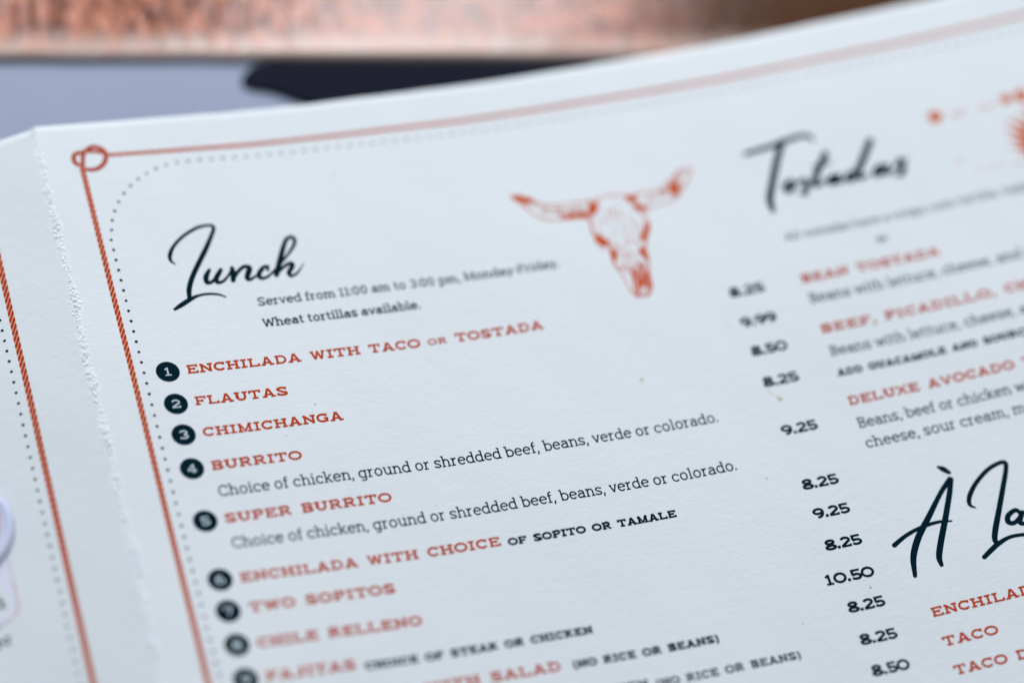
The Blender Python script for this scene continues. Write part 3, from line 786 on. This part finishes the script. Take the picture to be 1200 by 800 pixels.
# ------------------------------------------------------------------ left column of dishes
def wl(name, text, u0, v, cap, ink, u1=None, w=0.225, tr=0.16, label=None):
    return part(line(name, text, 'wide', u0, v, cap, ink, None, u1, w, tr, label))
def tl(name, text, u0, v, em, u1=None, w=0.09, label=None, ink=None):
    return part(line(name, text, 'text', u0, v, em, ink or DARK, None, u1, w, 0.0, label))
UT = 10.5
tl('description', 'Served from 11:00 am to 3:00 pm, Monday-Friday.', 27.5, 38.95, 2.75, 89.4, 0.108, 'dark line reading Served from 11:00 am to 3:00 pm, Monday-Friday.')
tl('description', 'Wheat tortillas available.', 27.4, 43.95, 2.75, 59.3, 0.12, 'dark line reading Wheat tortillas available.')
CAPH = 1.98
wl('dish_name', 'ENCHILADA WITH TACO', UT, 52.75, CAPH, RED, 56.9, label='red line reading ENCHILADA WITH TACO')
wl('dish_name', 'OR', 58.5, 52.6, 1.35, RED, 62.4, 0.22, label='smaller red word OR')
wl('dish_name', 'TOSTADA', 64.2, 52.7, CAPH, RED, 82.1, label='red word TOSTADA')
wl('dish_name', 'FLAUTAS', UT, 59.98, CAPH, RED, 28.5, label='red line reading FLAUTAS')
wl('dish_name', 'CHIMICHANGA', UT, 67.0, CAPH, RED, 37.7, label='red line reading CHIMICHANGA')
wl('dish_name', 'BURRITO', UT, 74.4, CAPH, RED, 27.8, label='red line reading BURRITO')
wl('dish_name', 'SUPER BURRITO', UT, 85.85, CAPH, RED, 42.5, label='red line reading SUPER BURRITO')
wl('dish_name', 'ENCHILADA WITH CHOICE', UT, 98.55, CAPH, RED, 60.5, label='red line reading ENCHILADA WITH CHOICE')
wl('dish_note', 'OF SOPITO OR TAMALE', 62.0, 98.85, 1.58, DARK, 95.4, 0.275, label='small dark note reading OF SOPITO OR TAMALE')
wl('dish_name', 'TWO SOPITOS', UT+.2, 104.9, CAPH, RED, 38.3, label='red line reading TWO SOPITOS')
wl('dish_name', 'CHILE RELLENO', UT, 112.2, CAPH, RED, 41.5, label='red line reading CHILE RELLENO')
wl('dish_name', 'FAJITAS', UT, 119.1, CAPH, RED, 27.1, label='red line reading FAJITAS')
wl('dish_note', 'CHOICE OF STEAK OR CHICKEN', 28.8, 119.6, 1.58, DARK, 72.4, 0.275, label='small dark note reading CHOICE OF STEAK OR CHICKEN')
wl('dish_name', 'SUPER TACO WITH SALAD', UT, 125.9, CAPH, RED, 64.4, label='red line reading WITH SALAD at the lower edge')
wl('dish_note', '(NO RICE OR BEANS)', 66.8, 126.0, 1.58, DARK, 95.2, 0.275, label='small dark note reading (NO RICE OR BEANS) after SALAD')
wl('dish_name', 'TOSTADA WITH MEAT', UT, 132.5, CAPH, RED, 52.0)
wl('dish_note', 'OR CHICKEN', 60.5, 132.2, 1.58, DARK, 79.4, 0.25)
wl('dish_note', '(NO RICE OR BEANS)', 81.0, 132.6, 1.58, DARK, 109.2, 0.225, label='lowest small dark note reading (NO RICE OR BEANS)')
D_ = 'Choice of chicken, ground or shredded beef, beans, verde or colorado.'
tl('description', D_, UT, 80.1, 3.25, 110.1, 0.09, 'upper of two dark lines reading Choice of chicken, ground or shredded beef')
tl('description', D_, UT, 91.35, 3.25, 110.2, 0.09, 'lower of two dark lines reading Choice of chicken, ground or shredded beef')

ROWV = [51.907, 59.235, 66.109, 73.53, 84.947, 97.453, 104.052, 111.08, 118.135, 124.532, 131.471, 138.096]
PR = ['8.25', '9.99', '8.50', '8.25', '9.25', '8.25', '9.25', '8.25', '10.50', '8.25', '8.25', '8.50']
for i, (v, p_) in enumerate(zip(ROWV, PR)):
    wdt = 7.3 if i != 8 else 9.75
    wl('price', p_, 128.6-wdt, v+1.10, 2.25, DARK, 128.6, 0.235, 0.05, label='dark printed price reading '+p_)
for i, v in enumerate(ROWV[:11]):
    I = Ink(0.012); I.disc(6.77, v, 2.3, 36)
    b = part(I.build('number_badge', DARK, None, 'round dark badge numbered %d' % (i+1)))
    t_ = str(i+1); wd = {1: 1.45}.get(i+1, 1.75)
    if len(t_) == 2: wd = 2.9
    o = line('numeral', t_, 'wide', 6.77-wd/2, v+0.92, 1.84, KNOCK, None, 6.77+wd/2, 0.17, 0.1, h=0.05)
    adopt(o); o.parent = b; o.matrix_parent_inverse = Matrix.Identity(4)

# ------------------------------------------------------------------ second column
U2 = 136.45
tl('description', 'All tostadas have a crispy corn tortilla, topped with fresh', U2, 42.3, 2.62, 205, 0.085, 'blurred dark line under the Tostadas heading')
wl('dish_name', 'BEAN TOSTADA', U2, 52.9, CAPH, RED, 166.2, label='red line reading BEAN TOSTADA')
tl('description', 'Beans with lettuce, cheese, and tomato.', U2, 57.9, 3.25, 194, 0.09, 'dark line reading Beans with lettuce, cheese, under BEAN TOSTADA')
wl('dish_name', 'BEEF, PICADILLO, CHICKEN', U2, 65.2, CAPH, RED, 194.0, label='red line reading BEEF, PICADILLO, CHICKEN')
tl('description', 'Beans with lettuce, cheese, and tomato.', U2, 70.7, 3.25, 194, 0.09, 'dark line reading Beans with lettuce, cheese, under BEEF, PICADILLO')
wl('dish_note', 'ADD GUACAMOLE AND SOURCREAM', U2, 75.5, 1.58, DARK, 183.5, 0.275, label='small dark note reading ADD GUACAMOLE AND SOUR')
wl('dish_name', 'DELUXE AVOCADO TOSTADA', U2, 82.3, CAPH, RED, 190.8, label='red line reading DELUXE AVOCADO')
tl('description', 'Beans, beef or chicken with lettuce,', U2, 87.65, 3.25, 187, 0.09, 'dark line reading Beans, beef or chicken')
tl('description', 'cheese, sour cream, mild sauce.', U2, 92.3, 3.25, 184, 0.09, 'dark line reading cheese, sour cream')
wl('dish_name', 'ENCHILADA', U2, 130.1, CAPH, RED, 159.3, label='red line reading ENCHILADA under the heading À La')
wl('dish_name', 'TACO', U2, 136.4, CAPH, RED, 147.3, label='short red line reading TACO')
wl('dish_name', 'TACO DINNER', U2, 142.5, CAPH, RED, 163.5, label='red line reading TACO D')
wl('dish_name', 'TOSTADA', U2, 149.5, CAPH, RED, 154.5)

# small red marks and the plant drawing at the top right
I = Ink(0.024)
I.disc(177.0, 20.0, 1.55, 16)
ORN = ink_mat('orange_ink', (0.62, 0.15, 0.055), (0.68, 0.22, 0.10))
part(I.build('round_stamp', ORN, None, 'small round red dot beside the plant drawing'))
for x0_, n_m in ((180.4, 4), (186.6, 4)):
    I = Ink(0.024)
    for k in range(n_m): I.ribbon([(x0_+k*.95, 21.2-.1*k), (x0_+k*.95+rr.uniform(-.2, .4), 20.1-.1*k)], 0.26); I.ribbon([(x0_+k*.95, 20.6-.1*k), (x0_+k*.95+.5, 20.6-.1*k)], 0.2)
    part(I.build('small_red_marks', ORN, None))
I = Ink(0.024)
for a, b, r in ((192.9, 19.6, 1.3), (196.2, 19.4, 1.5), (200, 19.5, 1.4)): I.disc(a, b, r, 9, wob=.3, rnd=rr)
part(I.build('small_red_marks', ORN, None))
I = Ink(0.024)
cx, cy = 200.5, 36.0
for k in range(19):   # a rosette of pointed leaves
    a = math.radians(182+176*k/18); L = 13.5*rr.uniform(.8, 1.08)*(0.8+.35*math.sin(math.radians(176*k/18)))
    d = np.array([math.cos(a), math.sin(a)]); n_ = np.array([-d[1], d[0]])
    o_ = np.array([cx, cy]); pts = []
    pts = [o_+d*1.2-n_*.5, o_+d*L*.45-n_*1.5, o_+d*L, o_+d*L*.45+n_*1.5, o_+d*1.2+n_*.5]
    I.poly(pts)
I.disc(cx, cy-1, 7.2, 22, wob=.18, rnd=rr)
part(I.build('plant_illustration', ORN, None, 'red drawing of a spiky plant at the right edge'))
I = Ink(0.02)
for k in range(16):
    a = np.array([180.5+1.9*k+rr.uniform(-.5, .5), 35.6+rr.uniform(-.6, .7)]); I.ribbon([a, a+np.array([rr.uniform(.6, 1.5), rr.uniform(-.15, .15)])], 0.22)
I.ribbon([(177.3, 31.9), (178.5, 31.7)], 0.5)
part(I.build('plant_ground_marks', PALE, None))

# ------------------------------------------------------------------ left page print
I = Ink(0.012)
def rrect(u0, u1, v0, v1, r, n=6):
    P = []
    for cx_, cy_, a0 in ((u1-r, v0+r, -90), (u1-r, v1-r, 0), (u0+r, v1-r, 90), (u0+r, v0+r, 180)):
        for k in range(n+1):
            a = math.radians(a0+90*k/n); P.append((cx_+r*math.cos(a), cy_+r*math.sin(a)))
    return P
R1 = FOLD-22.45
edge = rrect(R1-46, R1, 66, 95.4, 3.0)
b0 = len(I.P)
# the box as a fine strip fan so it follows the curve of the sheet
us_ = np.linspace(R1-46, R1, 60)
for ua, ub in zip(us_[:-1], us_[1:]):
    def cut(u):
        d = max(0, 3-(u-(R1-46))) if u < R1-43 else max(0, 3-(R1-u))
        k = 3-math.sqrt(max(0, 9-d*d)); return 66+k, 95.4-k
    a, b_ = cut(ua), cut(ub)
    for v0, v1, w0, w1 in ((a[0], a[1], b_[0], b_[1]),):
        i0 = len(I.P)
        for q in ((ua, v0), (ub, w0), (ub, w1), (ua, v1)): I.P.append(np.array(q)); I.H.append(0.012)
        I.F.append((i0, i0+1, i0+2, i0+3))
part(I.build('printed_box', LILAC, None, 'pale lilac printed box with a dashed red outline on the left-hand page'))
I = Ink(0.03)
E_ = edge+edge[:1]
PP = np.array(E_); d = np.hypot(*np.diff(PP, axis=0).T); L = np.concatenate([[0], np.cumsum(d)])
s_ = 0.0
while s_ < L[-1]-1.2:
    I.ribbon([(np.interp(s_+k*.36, L, PP[:, 0]), np.interp(s_+k*.36, L, PP[:, 1])) for k in range(4)], 0.17)
    s_ += 1.85
part(I.build('dashed_outline', SK, None))
I = Ink(0.018); I.ribbon(E_, 0.5); part(I.build('box_border', PALEPINK, None))
tl('description', 'lemon', R1-14.5, 93.2-.8, 4.2, R1-2.2, 0.11, 'dark word ending in n inside the lilac box')
wl('description', 'SELECTION', R1-29, 99.9, 1.75, DARK, R1-2.6, 0.2, 0.2, label='small dark word ending in ON below the lilac box')

# ------------------------------------------------------------------ stains and specks on the paper
def spot(name, items, m, label=None):
    I = Ink(0.01)
    for (a, b_, r) in items: I.disc(a, b_, r, 10, wob=.3, rnd=RND)
    return part(I.build(name, m, None, label))
spot('stain', [(123.4, 77.9, .42), (123.1, 77.5, .25)], STAIN, 'small tan stain below the fourth price')
I = Ink(0.009); I.ribbon([(121.2, 75.3), (121.9, 75.9), (122.6, 76.9), (123.2, 77.8)], 0.28); part(I.build('stain', HAIR, None, 'faint streak running into the tan stain'))
spot('stain', [(97.84, 67.89, .3), (98.1, 67.6, .2)], STAIN, 'tiny tan fleck in the blank middle of the page')
spot('stain', [(155.5, 46.3, .9), (156.6, 46.2, .55)], SPECK, 'grey smudge above BEAN TOSTADA')
for q_ in [(114.95, 94.5, .17), (126.85, 121.43, .24), (111.83, 125.7, .16), (33.1, 62.8, .15), (121.2, 130.6, .12), (50.5, 88.0, .1)]: spot('speck', [q_], SPECK)
spot('speck', [(139.74, 113.01, .14), (139.45, 113.2, .09)], KNOCK, 'white pinhole in the letter A')

# ------------------------------------------------------------------ round token lying on the left page
def token():
    m, nt, p = mat('lavender_enamel')
    tc = N(nt, 'ShaderNodeTexCoord')
    n = N(nt, 'ShaderNodeTexNoise', Scale=60.0, Detail=3.0); nt.links.new(tc.outputs['Object'], n.inputs['Vector'])
    r = ramp(nt, [(0.3, (0.55, 0.59, 0.78)), (0.7, (0.70, 0.71, 0.84))])
    nt.links.new(n.outputs['Fac'], r.inputs[0]); nt.links.new(r.outputs[0], p.inputs['Base Color'])
    p.inputs['Roughness'].default_value = 0.32
    m2, nt2, p2 = mat('brown_emblem')
    tc2 = N(nt2, 'ShaderNodeTexCoord')
    n2 = N(nt2, 'ShaderNodeTexNoise', Scale=260.0, Detail=4.0); nt2.links.new(tc2.outputs['Object'], n2.inputs['Vector'])
    r2 = ramp(nt2, [(0.42, (0.10, 0.05, 0.04)), (0.55, (0.55, 0.36, 0.30)), (0.7, (0.75, 0.62, 0.60))])
    nt2.links.new(n2.outputs['Fac'], r2.inputs[0]); nt2.links.new(r2.outputs[0], p2.inputs['Base Color'])
    uc, vc, R_ = FOLD-29.4, 75.3, 9.6
    base = surf(uc, vc, 0.25)
    t_ = float(np.interp(uc, UG, TH))
    root = empty('round_token', tuple(base))
    root.rotation_euler = (0, -t_, 0)
    tagit(root, 'round pale lavender token with brown emblem lying on the left page', 'token')
    bpy.context.view_layer.update()
    prof = [(0.0, 0.0), (R_-.6, 0.0), (R_-.15, .2), (R_, .55), (R_-.15, .9), (R_-.6, 1.15), (R_-1.1, 1.12), (R_-1.6, 1.0), (0.0, 1.0)]
    n_ = 72; V = [(0, 0, 0)]; F = []
    for rr_, z in prof[1:-1]:
        for k in range(n_):
            a = 2*math.pi*k/n_; V.append((rr_*math.cos(a)*MM, rr_*math.sin(a)*MM, z*MM))
    V.append((0, 0, 1.0*MM))
    for k in range(n_): F.append((0, 1+(k+1) % n_, 1+k))
    m_ = len(prof)-2
    for j in range(m_-1):
        for k in range(n_):
            a = 1+j*n_; F.append((a+k, a+(k+1) % n_, a+n_+(k+1) % n_, a+n_+k))
    a = 1+(m_-1)*n_
    for k in range(n_): F.append((a+k, a+(k+1) % n_, len(V)-1))
    mesh_obj('disc', V, F, m, root, smooth=True)
    V = []; F = []
    for k in range(40):
        a = 2*math.pi*k/40; q = 7.3*(1+.04*math.sin(5*a)); V.append((q*math.cos(a)*MM, q*math.sin(a)*MM, 1.04*MM))
    F.append(tuple(range(40)))
    mesh_obj('emblem', V, F, m2, root)
token()
